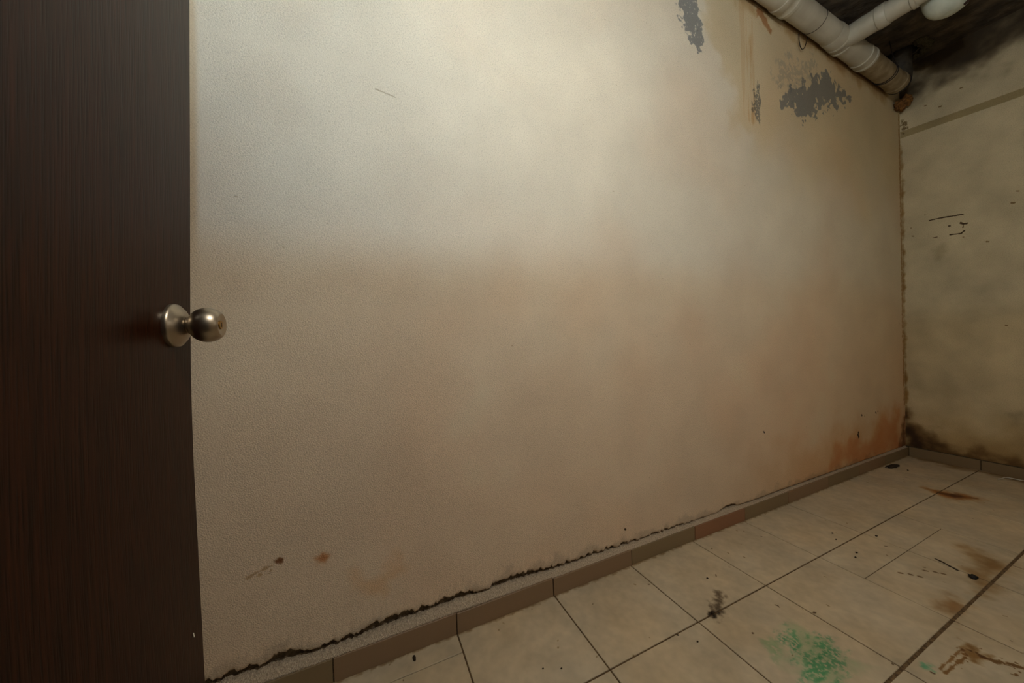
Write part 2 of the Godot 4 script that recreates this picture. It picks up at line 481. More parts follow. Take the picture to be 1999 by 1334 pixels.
func wall_left() -> void:
	grain_maps()
	var org := Vector2(-5.3, -3.06)       # picture space: x, -y
	var size := Vector2(5.3, 3.06)
	var n1 := noise(301, 1.3, 4)
	var n2 := noise(302, 3.5, 4)
	var n3 := noise(303, 0.9, 3)
	var im := tones(512, 296, size, org, func(p: Vector2):
		var x := p.x
		var y := -p.y
		var v := 0.955 + n1.get_noise_2dv(p) * 0.035 + n2.get_noise_2dv(p) * 0.025
		var pink := clampf(n3.get_noise_2dv(p + Vector2(7, 3)) * 1.4 + 0.15, 0.0, 1.0)
		var c := Color(v, v * (1.0 - 0.03 * pink), v * (1.0 - 0.05 * pink))
		# damp has yellowed the plaster towards the back corner
		var edge := -2.27 + 0.12 * n2.get_noise_2d(1.0, p.y * 0.6) + 0.25 * smoothstep(2.5, 2.1, y)
		var yl := smoothstep(edge, edge + 0.14, x + 0.25 * n2.get_noise_2dv(p * 0.8)) * smoothstep(1.75, 2.35, y + 0.3 * n1.get_noise_2dv(p))
		c = c * Color.WHITE.lerp(Color(0.96, 0.93, 0.86), yl)
		var far := smoothstep(-2.6, -0.3, x)  # slightly yellower tone towards the far end
		c = c * Color.WHITE.lerp(Color(1.0, 0.98, 0.92), far)
		var warm := smoothstep(1.7, 0.7, y + 0.3 * n1.get_noise_2dv(p))  # warmer, pinker tone over the lower wall
		c = c * Color.WHITE.lerp(Color(1.035, 0.985, 0.955), warm)
		# salts and rising damp above the skirting
		var damp := smoothstep(0.50, 0.10, y + 0.2 * n2.get_noise_2dv(p)) * smoothstep(-2.6, -0.7, x)
		c = c * Color.WHITE.lerp(Color(0.97, 0.88, 0.78), damp)
		return Color(minf(c.r, 1.0), minf(c.g, 1.0), minf(c.b, 1.0)), 2048, 1184)
	var pm := Vector2(2048.0 / 5.3, 1184.0 / 3.06)
	var P := func(pts: Array) -> PackedVector2Array:
		var o := PackedVector2Array()
		for e in pts:
			o.append(Vector2(e[0], -e[1]))
		return o
	var grey := Color(0.63, 0.66, 0.71)
	stain(im, org, pm, P.call([[-2.465, 2.95], [-2.46, 2.713], [-2.45, 2.64], [-2.41, 2.592], [-2.37, 2.555], [-2.33, 2.50], [-2.29, 2.525], [-2.28, 2.58], [-2.30, 2.64], [-2.308, 2.70], [-2.31, 2.95]]), grey, 0.045, 0.006, 16.0, 31, 0.07)
	stain(im, org, pm, P.call([[-1.83, 2.47], [-1.87, 2.40], [-1.87, 2.25], [-1.815, 2.26], [-1.80, 2.41]]), grey, 0.03, 0.008, 22.0, 32, 0.3, Vector2(1.0, 0.45))
	stain(im, org, pm, P.call([[-1.57, 2.48], [-1.59, 2.40], [-1.44, 2.405], [-1.37, 2.37], [-1.235, 2.43], [-1.146, 2.51], [-0.966, 2.55], [-0.876, 2.61], [-0.78, 2.66], [-0.87, 2.685], [-1.006, 2.684], [-1.06, 2.75], [-1.195, 2.683], [-1.346, 2.593]]), Color(0.65, 0.70, 0.80), 0.07, 0.008, 13.0, 33, 0.0)
	stain(im, org, pm, P.call([[-1.60, 2.66], [-1.65, 2.55], [-1.50, 2.52], [-1.30, 2.66], [-1.25, 2.76]]), Color(0.88, 0.90, 0.94), 0.10, 0.04, 12.0, 34, 0.35)
	# bare patch and rusty runs below the pipe
	stain(im, org, pm, P.call([[-1.83, 2.885], [-1.76, 2.83], [-1.69, 2.825], [-1.72, 2.87], [-1.78, 2.90]]), Color(0.84, 0.68, 0.55), 0.03, 0.012, 14.0, 35)
	for e in [[-1.955, 0.022, 0.97, 0.93, 0.89, 61], [-1.915, 0.010, 0.96, 0.90, 0.84, 62], [-1.885, 0.006, 0.95, 0.88, 0.80, 63], [-1.865, 0.012, 0.97, 0.92, 0.87, 64]]:
		stain(im, org, pm, P.call([[e[0] - e[1] * 0.6, 2.86], [e[0], 2.95], [e[0] + e[1] * 0.6, 2.86], [e[0] + e[1] * 0.6, 2.5], [e[0] + e[1] * 0.4, 2.24], [e[0] - e[1] * 0.4, 2.26], [e[0] - e[1], 2.55]]), Color(e[2], e[3], e[4]), 0.02, 0.010, 14.0, e[5], 0.0, Vector2(1.0, 0.15))
	stain(im, org, pm, P.call([[-2.15, 3.06], [-2.10, 2.93], [-1.95, 2.87], [-1.85, 2.90], [-1.2, 2.86], [-0.2, 2.75], [-0.2, 3.06]]), Color(0.88, 0.80, 0.68), 0.05, 0.05, 6.0, 36)  # darker tan band along the wall behind the pipe
	# brown patches and spots low down
	stain(im, org, pm, P.call([[-1.1, 0.10], [-1.05, 0.20], [-0.85, 0.24], [-0.55, 0.22], [-0.35, 0.33], [-0.12, 0.34], [-0.10, 0.08]]), Color(0.94, 0.80, 0.68), 0.10, 0.10, 4.0, 37)
	stain(im, org, pm, P.call([[-4.235, 0.417], [-4.222, 0.423], [-4.205, 0.418], [-4.215, 0.407], [-4.23, 0.408]]), Color(0.55, 0.40, 0.28), 0.004, 0.004, 40.0, 38)
	stain(im, org, pm, P.call([[-4.125, 0.39], [-4.105, 0.405], [-4.09, 0.39], [-4.10, 0.372], [-4.12, 0.375]]), Color(0.86, 0.66, 0.50), 0.008, 0.012, 20.0, 39)
	mark(im, org, pm, P.call([[-4.30, 0.385], [-4.27, 0.398], [-4.24, 0.405]]), 0.004, Color(0.86, 0.80, 0.72), 40, 1.0)
	stain(im, org, pm, P.call([[-4.02, 0.27], [-3.90, 0.29], [-3.93, 0.24], [-4.0, 0.24]]), Color(0.98, 0.92, 0.85), 0.05, 0.05, 8.0, 41)
	for e in [[-0.76, 0.27, 0.012], [-0.755, 0.29, 0.008], [-0.703, 0.409, 0.007], [-0.49, 0.40, 0.007], [-0.46, 0.405, 0.005], [-1.85, 0.455, 0.006], [-0.66, 0.395, 0.003], [-3.735, 0.135, 0.004], [-2.9, 0.16, 0.004]]:
		mark(im, org, pm, P.call([[e[0], e[1]], [e[0] + e[2], e[1] - e[2]]]), e[2], Color(0.25, 0.19, 0.13), int(-e[0] * 100))
	mark(im, org, pm, P.call([[-3.896, 1.90], [-3.833, 1.888]]), 0.0022, Color(0.78, 0.76, 0.72), 42)
	mark(im, org, pm, P.call([[-0.016, 2.70], [-0.012, 2.0], [-0.014, 1.2], [-0.012, 0.4]]), 0.014, Color(0.80, 0.70, 0.54), 43, 0.6)
	stain(im, org, pm, P.call([[-0.13, 0.0], [-0.10, 0.10], [-0.03, 0.24], [0.0, 0.30], [0.0, 0.0]]), Color(0.60, 0.52, 0.42), 0.04, 0.04, 9.0, 44)
	# chalky, crumbling band over the crack
	stain(im, org, pm, P.call([[-4.6, 0.0], [-4.6, 0.14], [-4.25, 0.15], [-4.1, 0.125], [-3.6, 0.135], [-3.35, 0.14], [-3.2, 0.125], [-2.7, 0.11], [-2.3, 0.10], [-1.6, 0.095], [-0.5, 0.09], [-0.5, 0.0]]), Color(0.90, 0.90, 0.90), 0.03, 0.015, 9.0, 45)
	for i in 90:
		var c := Vector2(rng.randf_range(-4.35, -0.05), -rng.randf_range(0.12, 2.8))
		mark(im, org, pm, PackedVector2Array([c, c + Vector2(rng.randf_range(-1, 1), rng.randf_range(-0.4, 0.4)) * 0.006]), rng.randf_range(0.001, 0.0022), Color(0.80, 0.76, 0.70), i)
	var m := wall_paint("wall_plaster", im, Color(0.905, 0.865, 0.785))
	# the masonry behind
	var st := new_st()
	add_box(st, Vector3(W_X - 0.15, -0.2, -0.20), Vector3(0.15, CEIL + 0.15, -0.022))
	var wall := put("wall_left", st, M.cement)
	tag(wall, "long cream plastered wall with grey peeled patches and a crumbling foot", "", "", "structure")
	# the plaster: a sheet with thickness whose foot is ragged
	var ne := noise(310, 9.0, 4)
	var nz := noise(311, 30.0, 3)
	var cols := 884
	var grid := []
	for i in cols + 1:
		var x := lerpf(W_X, 0.0, float(i) / cols)
		var rag := clampf(smoothstep(-1.9, -2.9, x), 0.25, 1.0)
		var yb := maxf(curve(edge_pts, x) + (ne.get_noise_1d(x * 3.0) * 0.015 + ne.get_noise_1d(x * 11.0 + 30.0) * 0.008) * rag, curve(ledge_pts, x) - 0.004)
		var col := PackedVector3Array()
		col.append(Vector3(x, yb + 0.004, -0.024))
		for k in [0.0, 0.004, 0.010, 0.020, 0.034, 0.06]:
			var lift: float = nz.get_noise_2d(x * 2.0, k * 60.0) * 0.006 * rag * (1.0 - k / 0.06)
			col.append(Vector3(x, yb + k, (-0.006 if k == 0.0 else -0.001 if k < 0.005 else 0.0) + lift))
		for y in [0.25, 0.6, 1.2, 1.8, 2.4, CEIL + 0.02]:
			col.append(Vector3(x, y, 0.0))
		grid.append(col)
	var pl := new_st()
	pl.set_smooth_group(0)
	for i in cols:
		for k in grid[0].size() - 1:
			var q := [grid[i][k], grid[i][k + 1], grid[i + 1][k + 1], grid[i + 1][k]]
			for j in [0, 1, 2, 0, 2, 3]:
				pl.set_uv(Vector2(q[j].x, -q[j].y) / 0.8)
				pl.set_uv2((Vector2(q[j].x, -q[j].y) - org) / size)
				pl.add_vertex(q[j])
	put("plaster", pl, m, wall, true)

func wall_back() -> void:
	var org := Vector2(0.0, -3.06)        # picture space: z, -y
	var size := Vector2(1.45, 3.06)
	var n1 := noise(401, 1.6, 4)
	var n2 := noise(402, 5.0, 4)
	var im := tones(145, 306, size, org, func(p: Vector2):
		var y := -p.y
		var v := 0.93 + n1.get_noise_2dv(p) * 0.10 + n2.get_noise_2dv(p) * 0.06
		var c := Color(v, v * 0.985, v * 0.93)
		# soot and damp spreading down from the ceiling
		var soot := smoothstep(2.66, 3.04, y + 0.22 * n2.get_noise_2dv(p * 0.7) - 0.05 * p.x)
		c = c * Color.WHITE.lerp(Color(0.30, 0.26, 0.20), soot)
		var low := smoothstep(0.55, 0.08, y + 0.2 * n1.get_noise_2dv(p))
		c = c * Color.WHITE.lerp(Color(0.86, 0.78, 0.64), low)
		return c, 960, 2026)
	var pm := Vector2(960.0 / 1.45, 2026.0 / 3.06)
	var P := func(pts: Array) -> PackedVector2Array:
		var o := PackedVector2Array()
		for e in pts:
			o.append(Vector2(e[0], -e[1]))
		return o
	# gouges
	mark(im, org, pm, P.call([[0.145, 1.829], [0.18, 1.832], [0.30, 1.822]]), 0.005, Color(0.35, 0.28, 0.2), 51)
	mark(im, org, pm, P.call([[0.29, 1.765], [0.30, 1.755], [0.315, 1.752]]), 0.007, Color(0.35, 0.28, 0.2), 52)
	mark(im, org, pm, P.call([[0.302, 1.75], [0.30, 1.728]]), 0.003, Color(0.5, 0.42, 0.32), 53)
	mark(im, org, pm, P.call([[0.242, 1.694], [0.27, 1.69], [0.291, 1.688], [0.306, 1.706]]), 0.005, Color(0.33, 0.27, 0.2), 54)
	mark(im, org, pm, P.call([[0.237, 1.76], [0.241, 1.759]]), 0.006, Color(0.35, 0.28, 0.2), 55)
	mark(im, org, pm, P.call([[0.16, 1.695], [0.18, 1.694]]), 0.003, Color(0.45, 0.36, 0.26), 56)
	for e in [[0.048, 1.803, 0.005], [0.056, 1.737, 0.006], [0.12, 1.88, 0.004], [0.40, 1.60, 0.007], [0.52, 1.90, 0.006], [0.50, 1.83, 0.009], [0.30, 1.66, 0.004], [0.47, 1.02, 0.005], [0.20, 2.65, 0.008], [0.30, 2.72, 0.007], [0.13, 2.7, 0.006]]:
		mark(im, org, pm, P.call([[e[0], e[1]], [e[0] + e[2], e[1] - e[2] * 0.3]]), e[2] * 0.8, Color(0.66, 0.58, 0.48), int(e[1] * 100))
	stain(im, org, pm, P.call([[0.16, 1.60], [0.20, 1.62], [0.22, 1.58], [0.18, 1.54]]), Color(0.88, 0.87, 0.85), 0.02, 0.03, 8.0, 57)
	stain(im, org, pm, P.call([[0.48, 0.42], [0.53, 0.44], [0.53, 0.36], [0.49, 0.35]]), Color(0.86, 0.86, 0.86), 0.02, 0.03, 8.0, 58)
	# flaked spots and grime in the corner
	stain(im, org, pm, P.call([[0.01, 2.66], [0.03, 2.64], [0.035, 2.58], [0.02, 2.56], [0.01, 2.60]]), Color(0.6, 0.54, 0.44), 0.02, 0.008, 25.0, 59, 0.2)
	stain(im, org, pm, P.call([[0.0, 0.33], [0.03, 0.26], [0.10, 0.20], [0.25, 0.13], [0.55, 0.09], [0.55, 0.0], [0.0, 0.0]]), Color(0.62, 0.55, 0.45), 0.06, 0.06, 6.0, 60)
	stain(im, org, pm, P.call([[0.0, 0.30], [0.02, 0.24], [0.07, 0.16], [0.14, 0.10], [0.14, 0.0], [0.0, 0.0]]), Color(0.55, 0.48, 0.38), 0.05, 0.05, 8.0, 62)
	stain(im, org, pm, P.call([[0.0, 2.5], [0.012, 2.3], [0.008, 1.0], [0.014, 0.3], [0.0, 0.3]]), Color(0.72, 0.60, 0.42), 0.01, 0.01, 9.0, 61)
	# the darker strip left across the wall
	paint(im, org, pm, Rect2(0.0, -2.60, 1.45, 0.12), func(w: Vector2):
		var top := 2.576 - 0.045 * w.x
		var bot := 2.524 - 0.040 * w.x
		return Color(0.80, 0.77, 0.68) if -w.y < top and -w.y > bot else null)
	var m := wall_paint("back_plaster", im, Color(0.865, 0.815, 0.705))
	var st := new_st()
	var uv := func(v: Vector3) -> Array: return [Vector2(v.z, -v.y) / 0.8, (Vector2(v.z, -v.y) - org) / size]
	# two faces with a shallow groove between them
	for z in [[-0.03, 1.5]]:
		var ys := [[-0.2, 0.0], [2.525, 0.0], [2.531, 0.006], [2.570, 0.006], [2.576, 0.0], [CEIL + 0.15, 0.0]]
		for k in ys.size() - 1:
			var a: Array = ys[k]
			var b: Array = ys[k + 1]
			var sl := [-0.04 if k in [0, 1, 2] else -0.045, -0.04 if k < 2 else -0.045]
			var h0: float = 0.0 if k == 0 else sl[0]
			var h1: float = 0.0 if k == 4 else sl[1]
			var z0: float = z[0]
			var z1: float = z[1]
			quad(st, Vector3(a[1], a[0] + h0 * z0, z0), Vector3(b[1], b[0] + h1 * z0, z0), Vector3(b[1], b[0] + h1 * z1, z1), Vector3(a[1], a[0] + h0 * z1, z1), Vector3.LEFT, uv)
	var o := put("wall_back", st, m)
	tag(o, "narrow cream end wall with a dark strip across it and scratches", "", "", "structure")
	var core := new_st()
	add_box(core, Vector3(0.008, -0.2, -0.2), Vector3(0.2, CEIL + 0.15, W_Z + 0.15))
	put("masonry", core, M.cement, o)

func other_walls() -> void:
	# the doorway wall behind the camera, with the opening the camera looks through
	var st := new_st()
	var z0 := W_Z
	var z1 := W_Z + 0.15
	add_box(st, Vector3(W_X - 0.15, -0.2, z0), Vector3(-4.30, CEIL + 0.15, z1))
	add_box(st, Vector3(-3.44, -0.2, z0), Vector3(0.15, CEIL + 0.15, z1))
	add_box(st, Vector3(-4.30, 2.128, z0), Vector3(-3.44, CEIL + 0.15, z1))
	tag(put("wall_right", st, M.plain_plaster), "cream wall with the open doorway, opposite the long stained wall", "", "", "structure")
	st = new_st()
	add_box(st, Vector3(W_X - 0.15, -0.2, -0.15), Vector3(W_X, CEIL + 0.15, z1))
	tag(put("wall_front", st, M.plain_plaster), "cream end wall behind the open door", "", "", "structure")
	# the unlit passage outside
	st = new_st()
	var a := Vector3(-5.0, 0.0, z1)
	var b := Vector3(-2.6, 2.6, z1 + 1.3)
	add_box(st, Vector3(a.x, -0.2, a.z), Vector3(b.x, -0.002, b.z))
	add_box(st, Vector3(a.x, b.y, a.z), Vector3(b.x, b.y + 0.1, b.z))
	add_box(st, Vector3(a.x - 0.1, -0.2, a.z), Vector3(a.x, b.y + 0.1, b.z))
	add_box(st, Vector3(b.x, -0.2, a.z), Vector3(b.x + 0.1, b.y + 0.1, b.z))
	add_box(st, Vector3(a.x - 0.1, -0.2, b.z), Vector3(b.x + 0.1, b.y + 0.1, b.z + 0.1))
	tag(put("wall_hall", st, M.concrete), "dark passage walls outside the doorway", "", "", "structure")
	# frame of the doorway
	st = new_st()
	add_box(st, Vector3(-4.30, 0.0, z0 - 0.012), Vector3(-4.262, 2.128, z1 + 0.01), 0.003)
	add_box(st, Vector3(-3.478, 0.0, z0 - 0.012), Vector3(-3.44, 2.128, z1 + 0.01), 0.003)
	add_box(st, Vector3(-4.262, 2.118, z0 - 0.012), Vector3(-3.478, 2.128, z1 + 0.01), 0.003)
	tag(put("trim_1", st, mat("frame_wood", Color(0.16, 0.10, 0.07), 0.5)), "dark wooden frame round the doorway", "", "", "structure")

func ceiling() -> void:
	var st := new_st()
	# slab with a rough broken hole where the riser comes through at the corner
	var hc := Vector2(-0.22, 0.08)
	var hr := 0.085
	var nn := noise(501, 2.0, 3)
	var ring := PackedVector2Array()
	for k in 40:
		var an := TAU * k / 40
		var r := hr * (1.0 + 0.25 * nn.get_noise_2d(cos(an) * 2.0, sin(an) * 2.0))
		var p := hc + Vector2(cos(an), sin(an)) * r
		p.y = maxf(p.y, 0.004)
		ring.append(p)
	var lo := Vector2(W_X - 0.15, -0.15)
	var hi := Vector2(0.15, W_Z + 0.15)
	for k in 40:
		var a := ring[k]
		var b := ring[(k + 1) % 40]
		# outward to the slab's border
		var fa := _to_border(hc, a, lo, hi)
		var fb := _to_border(hc, b, lo, hi)
		quad(st, Vector3(a.x, CEIL, a.y), Vector3(b.x, CEIL, b.y), Vector3(fb.x, CEIL, fb.y), Vector3(fa.x, CEIL, fa.y), Vector3.DOWN)
		var mid := (a + b) / 2.0 - hc
		quad(st, Vector3(a.x, CEIL, a.y), Vector3(b.x, CEIL, b.y), Vector3(b.x, CEIL + 0.15, b.y), Vector3(a.x, CEIL + 0.15, a.y), Vector3(-mid.x, 0, -mid.y).normalized())
		if fa.x != fb.x and fa.y != fb.y:
			var c := Vector2(lo.x if mid.x < 0 else hi.x, lo.y if mid.y < 0 else hi.y)
			tri(st, Vector3(fa.x, CEIL, fa.y), Vector3(fb.x, CEIL, fb.y), Vector3(c.x, CEIL, c.y), Vector3.DOWN)
	add_box(st, Vector3(lo.x, CEIL + 0.14, lo.y), Vector3(hi.x, CEIL + 0.3, hi.y))
	tag(put("ceiling", st, M.concrete), "dark grimy bare concrete ceiling above the pipes", "", "", "structure")

func _to_border(c: Vector2, p: Vector2, lo: Vector2, hi: Vector2) -> Vector2:
	var d := p - c
	var t := 1e9
	if d.x > 1e-6: t = minf(t, (hi.x - c.x) / d.x)
	if d.x < -1e-6: t = minf(t, (lo.x - c.x) / d.x)
	if d.y > 1e-6: t = minf(t, (hi.y - c.y) / d.y)
	if d.y < -1e-6: t = minf(t, (lo.y - c.y) / d.y)
	return c + d * t

func baseboards() -> void:
	# along the long wall: mortar bed with a rough sloping ledge, tiles in front
	var top := func(x: float) -> float: return curve([Vector2(-5.3, 0.079), Vector2(-3.7, 0.076), Vector2(-3.3, 0.0695), Vector2(-2.47, 0.067), Vector2(0.0, 0.066)], x)
	var nn := noise(601, 40.0, 3)
	var st := new_st()
	st.set_smooth_group(0)
	var cols := 1060
	var grid := []
	for i in cols + 1:
		var x := lerpf(W_X, 0.0, float(i) / cols)
		var yl := curve(ledge_pts, x)
		var yt: float = top.call(x)
		var col := PackedVector3Array([Vector3(x, -0.01, 0.011), Vector3(x, yt - 0.002, 0.011)])
		for z in [0.0165, 0.012, 0.007, 0.001, -0.007, -0.0225]:
			var k: float = (0.0165 - z) / 0.02
			col.append(Vector3(x, lerpf(yt - 0.001, yl, clampf(k, 0, 1)) + nn.get_noise_2d(x * 2.5, z * 60.0) * 0.007 * clampf(k + 0.25, 0, 1), z))
		grid.append(col)
	for i in cols:
		for k in grid[0].size() - 1:
			var q := [grid[i][k], grid[i][k + 1], grid[i + 1][k + 1], grid[i + 1][k]]
			for j in [0, 1, 2, 0, 2, 3]:
				st.add_vertex(q[j])
	var o := put("baseboard_left", st, M.mortar, null, true)
	tag(o, "low tiled skirting with a rough mortar ledge along the long wall", "", "", "structure")
	var kinds := ["skirting_tan", "skirting_olive", "skirting_tan", "skirting_tan", "skirting_tan", "skirting_tan", "skirting_olive", "skirting_pink", "skirting_olive", "skirting_tan", "skirting_pink", "skirting_tan", "skirting_olive", "skirting_tan"]
	var joints := [-5.3, -4.90, -4.50, -4.09, -3.697, -3.296, -2.883, -2.468, -2.07, -1.66, -1.21, -0.80, -0.415, -0.012]
	for i in joints.size() - 1:
		st = new_st()
		var a: float = joints[i] + 0.0018
		var b: float = joints[i + 1] - 0.0018
		add_box(st, Vector3(a, -0.003, 0.010), Vector3(b, top.call((a + b) / 2.0) + rng.randf_range(-0.0008, 0.0008), 0.020 + rng.randf_range(-0.0008, 0.0008)), 0.0012)
		put("tile", st, M[["skirting_tan", "skirting_tan", "skirting_olive", "skirting_tan", "skirting_tan", "skirting_tan", "skirting_olive", "skirting_pink", "skirting_olive", "skirting_tan", "skirting_olive", "skirting_tan", "skirting_olive"][i]], o)
	# along the back wall
	st = new_st()
	add_box(st, Vector3(-0.011, -0.01, 0.0), Vector3(0.01, 0.073, W_Z), 0.002)
	o = put("baseboard_back", st, M.crumbly_mortar)
	tag(o, "low grimy tiled skirting along the narrow end wall", "", "", "structure")
	var zs := [0.021, 0.365, 0.77, 1.17, W_Z]
	for i in 4:
		st = new_st()
		add_box(st, Vector3(-0.020, -0.003, zs[i] + 0.0018), Vector3(-0.009, 0.070, zs[i + 1] - 0.0018), 0.0012)
		put("tile", st, M.skirting_olive, o)

# ------------------------------------------------------------------ the door

func door() -> void:
	var a := deg_to_rad(2.0)
	var n := Vector3(cos(a), 0, sin(a))           # out of the face
	var t := Vector3(sin(a), 0, -cos(a))          # towards the latch edge
	var k := Vector3(-4.2232, 1.0956, 0.5434)     # centre of the rosette on the face
	var hinge := k - t * 0.86
	hinge.y = 0.0
	var root := base("door_1", hinge)
	tag(root, "dark brown wood-grain door standing open, with a steel knob", "door", "", "structure")
	root.basis = Basis(n, Vector3.UP, n.cross(Vector3.UP))     # x out of the face, z towards the hinge side
	# in the root's axes: x = out of the face, y = up, -z... measured by w along t
	var zt := root.basis.inverse() * t
	var wid := 0.86 + 0.052
	var warp := func(y: float) -> float: return curve([Vector2(0.0, -0.004), Vector2(0.88, -0.0055), Vector2(1.0, -0.0039), Vector2(1.128, 0.0), Vector2(1.379, 0.0093), Vector2(1.63, 0.0183), Vector2(2.04, 0.033)], y)
	# wood print: vertical grain with cathedral figure
	var im := Image.create(512, 1024, false, Image.FORMAT_RGB8)
	var g1 := noise(701, 1.0, 4)
	var g2 := noise(702, 1.0, 3)
	for y in 1024:
		for x in 512:
			var u := x / 512.0
			var v := y / 1024.0
			var fig := g2.get_noise_2d(u * 3.0, v * 0.9) * 2.2
			var ringv := sin((u * 26.0 + fig * 9.0) * TAU * 0.5) * 0.5 + 0.5
			var fib := g1.get_noise_2d(u * 130.0, v * 7.0)
			var pore := smoothstep(0.12, 0.5, g1.get_noise_2d(u * 260.0 + 90.0, v * 16.0))
			var w := clampf(0.5 + 0.22 * (ringv - 0.5) + 0.55 * fib - 0.5 * pore, 0.0, 1.0)
			im.set_pixel(x, y, Color(0.095, 0.036, 0.010).lerp(Color(0.22, 0.098, 0.036), w))
	var wood := mat("dark_wood", Color.WHITE, 0.30)
	wood.albedo_texture = ImageTexture.create_from_image(im)
	wood.metallic_specular = 0.24
	var hm := Image.create(512, 1024, false, Image.FORMAT_L8)
	for y in 1024:
		for x in 512:
			var p := smoothstep(0.05, 0.45, g1.get_noise_2d(x / 512.0 * 260.0 + 90.0, y / 1024.0 * 16.0))
			hm.set_pixel(x, y, Color(1.0 - p, 1.0 - p, 1.0 - p))
	wood.heightmap_enabled = true
	wood.heightmap_texture = ImageTexture.create_from_image(hm)
	wood.heightmap_scale = 0.008
	var st := new_st()
	var ys := []
	for i in 42:
		ys.append(0.012 + 2.098 * i / 41.0)
	var uvw := func(w: float, y: float) -> Vector2: return Vector2(w / 0.45, 1.0 - y / 2.1)
	var P := func(w: float, y: float, d: float) -> Vector3: return zt * w + Vector3(warp.call(y) + d, y, 0)
	var th := -0.04
	var c := 0.002
	# outline of the slab in plan: [w, depth]
	var plan := [[0.0, -c], [c, 0.0], [wid - c, 0.0], [wid, -c], [wid, th + c], [wid - c, th], [c, th], [0.0, th + c]]
	for i in ys.size() - 1:
		for e in plan.size():
			var p0: Array = plan[e]
			var p1: Array = plan[(e + 1) % plan.size()]
			var dir: Vector3 = zt * (p1[0] - p0[0]) + Vector3(p1[1] - p0[1], 0, 0)
			var nn: Vector3 = dir.cross(Vector3.UP).normalized()
			var mid: Vector3 = zt * ((p0[0] + p1[0]) / 2 - wid / 2) + Vector3((p0[1] + p1[1]) / 2 - th / 2, 0, 0)
			if nn.dot(mid) < 0:
				nn = -nn
			var q := [P.call(p0[0], ys[i], p0[1]), P.call(p1[0], ys[i], p1[1]), P.call(p1[0], ys[i + 1], p1[1]), P.call(p0[0], ys[i + 1], p0[1])]
			var tex := [uvw.call(p0[0], ys[i]), uvw.call(p1[0], ys[i]), uvw.call(p1[0], ys[i + 1]), uvw.call(p0[0], ys[i + 1])]
			var order := [0, 1, 2, 0, 2, 3]
			if (q[1] - q[0]).cross(q[2] - q[0]).dot(nn) > 0:
				order = [0, 2, 1, 0, 3, 2]
			for j in order:
				st.set_normal(nn)
				st.set_uv(tex[j])
				st.add_vertex(q[j])
	for yy in [ys[0], ys[-1]]:
		quad(st, P.call(0, yy, 0), P.call(wid, yy, 0), P.call(wid, yy, th), P.call(0, yy, th), Vector3.UP if yy > 1 else Vector3.DOWN)
	var panel := put("door_panel", st, wood, root)
	# a fleck of pale paint low on the face
	st = new_st()
	add_box(st, Vector3(-0.0003, -0.004, -0.0012), Vector3(0.0006, 0.004, 0.0012), 0.0003)
	var fl := put("paint_fleck", st, M.white_bit, panel)
	fl.position = zt * (0.86 + 0.022) + Vector3(-0.0046, 0.61, 0)
	fl.rotation.x = 0.3
	# three hinges on the hinge edge
	for y in [0.25, 1.0, 1.8]:
		st = new_st()
		add_lathe(st, zt * -0.006 + Vector3(warp.call(y) + 0.004, y, 0), Vector3.UP, [[-0.05, 0.005], [-0.048, 0.0065], [0.048, 0.0065], [0.05, 0.005]], 16)
		put("hinge", st, M.nickel, root, true)
	# knob
	var kc := zt * 0.86 + Vector3(0.0, k.y, 0.0)
	var ax := Vector3.RIGHT
	st = new_st()
	add_lathe(st, kc, ax, [[-0.002, 0.0325], [0.0025, 0.0325], [0.0045, 0.0318], [0.006, 0.0300], [0.010, 0.0255], [0.0135, 0.0195], [0.0155, 0.0150], [0.0165, 0.0122]], 64)
	var ros := put("knob_rosette", st, M.nickel, root, true)
	st = new_st()
	add_lathe(st, kc, ax, [[0.0130, 0.0125], [0.0145, 0.0112], [0.0165, 0.0112], [0.0172, 0.0128], [0.0188, 0.0132], [0.0200, 0.0122]], 48)
	put("knob_neck", st, M.nickel, ros, true)
	st = new_st()
	var prof := []
	for e in [[0.0190, 0.0133], [0.0210, 0.0159], [0.0240, 0.0196], [0.0280, 0.0230], [0.0320, 0.0251], [0.0370, 0.0265], [0.0420, 0.0265], [0.0470, 0.0252], [0.0510, 0.0233], [0.0540, 0.0212], [0.0562, 0.0191], [0.0575, 0.0170], [0.0572, 0.0148], [0.0555, 0.0085], [0.0550, 0.0070]]:
		prof.append(e)
	add_lathe(st, kc, ax, prof, 64)
	put("knob", st, M.nickel, ros, true)
	st = new_st()
	add_lathe(st, kc, ax, [[0.050, 0.0066], [0.0564, 0.0066], [0.0568, 0.0062]], 32)
	var cyl := put("lock_cylinder", st, M.brass, ros, true)
	tag(cyl, "brass key cylinder")
	st = new_st()
	add_box(st, kc + Vector3(0.0562, -0.0035, -0.0007), kc + Vector3(0.0571, 0.0035, 0.0007))
	put("key_slot", st, M.slot, ros)

# ------------------------------------------------------------------ pipes

const PY := 2.806
const PS := -0.07
const PZ := 0.08

func pipe_at(x: float) -> Vector3:
	return Vector3(x, PY + PS * x, PZ)

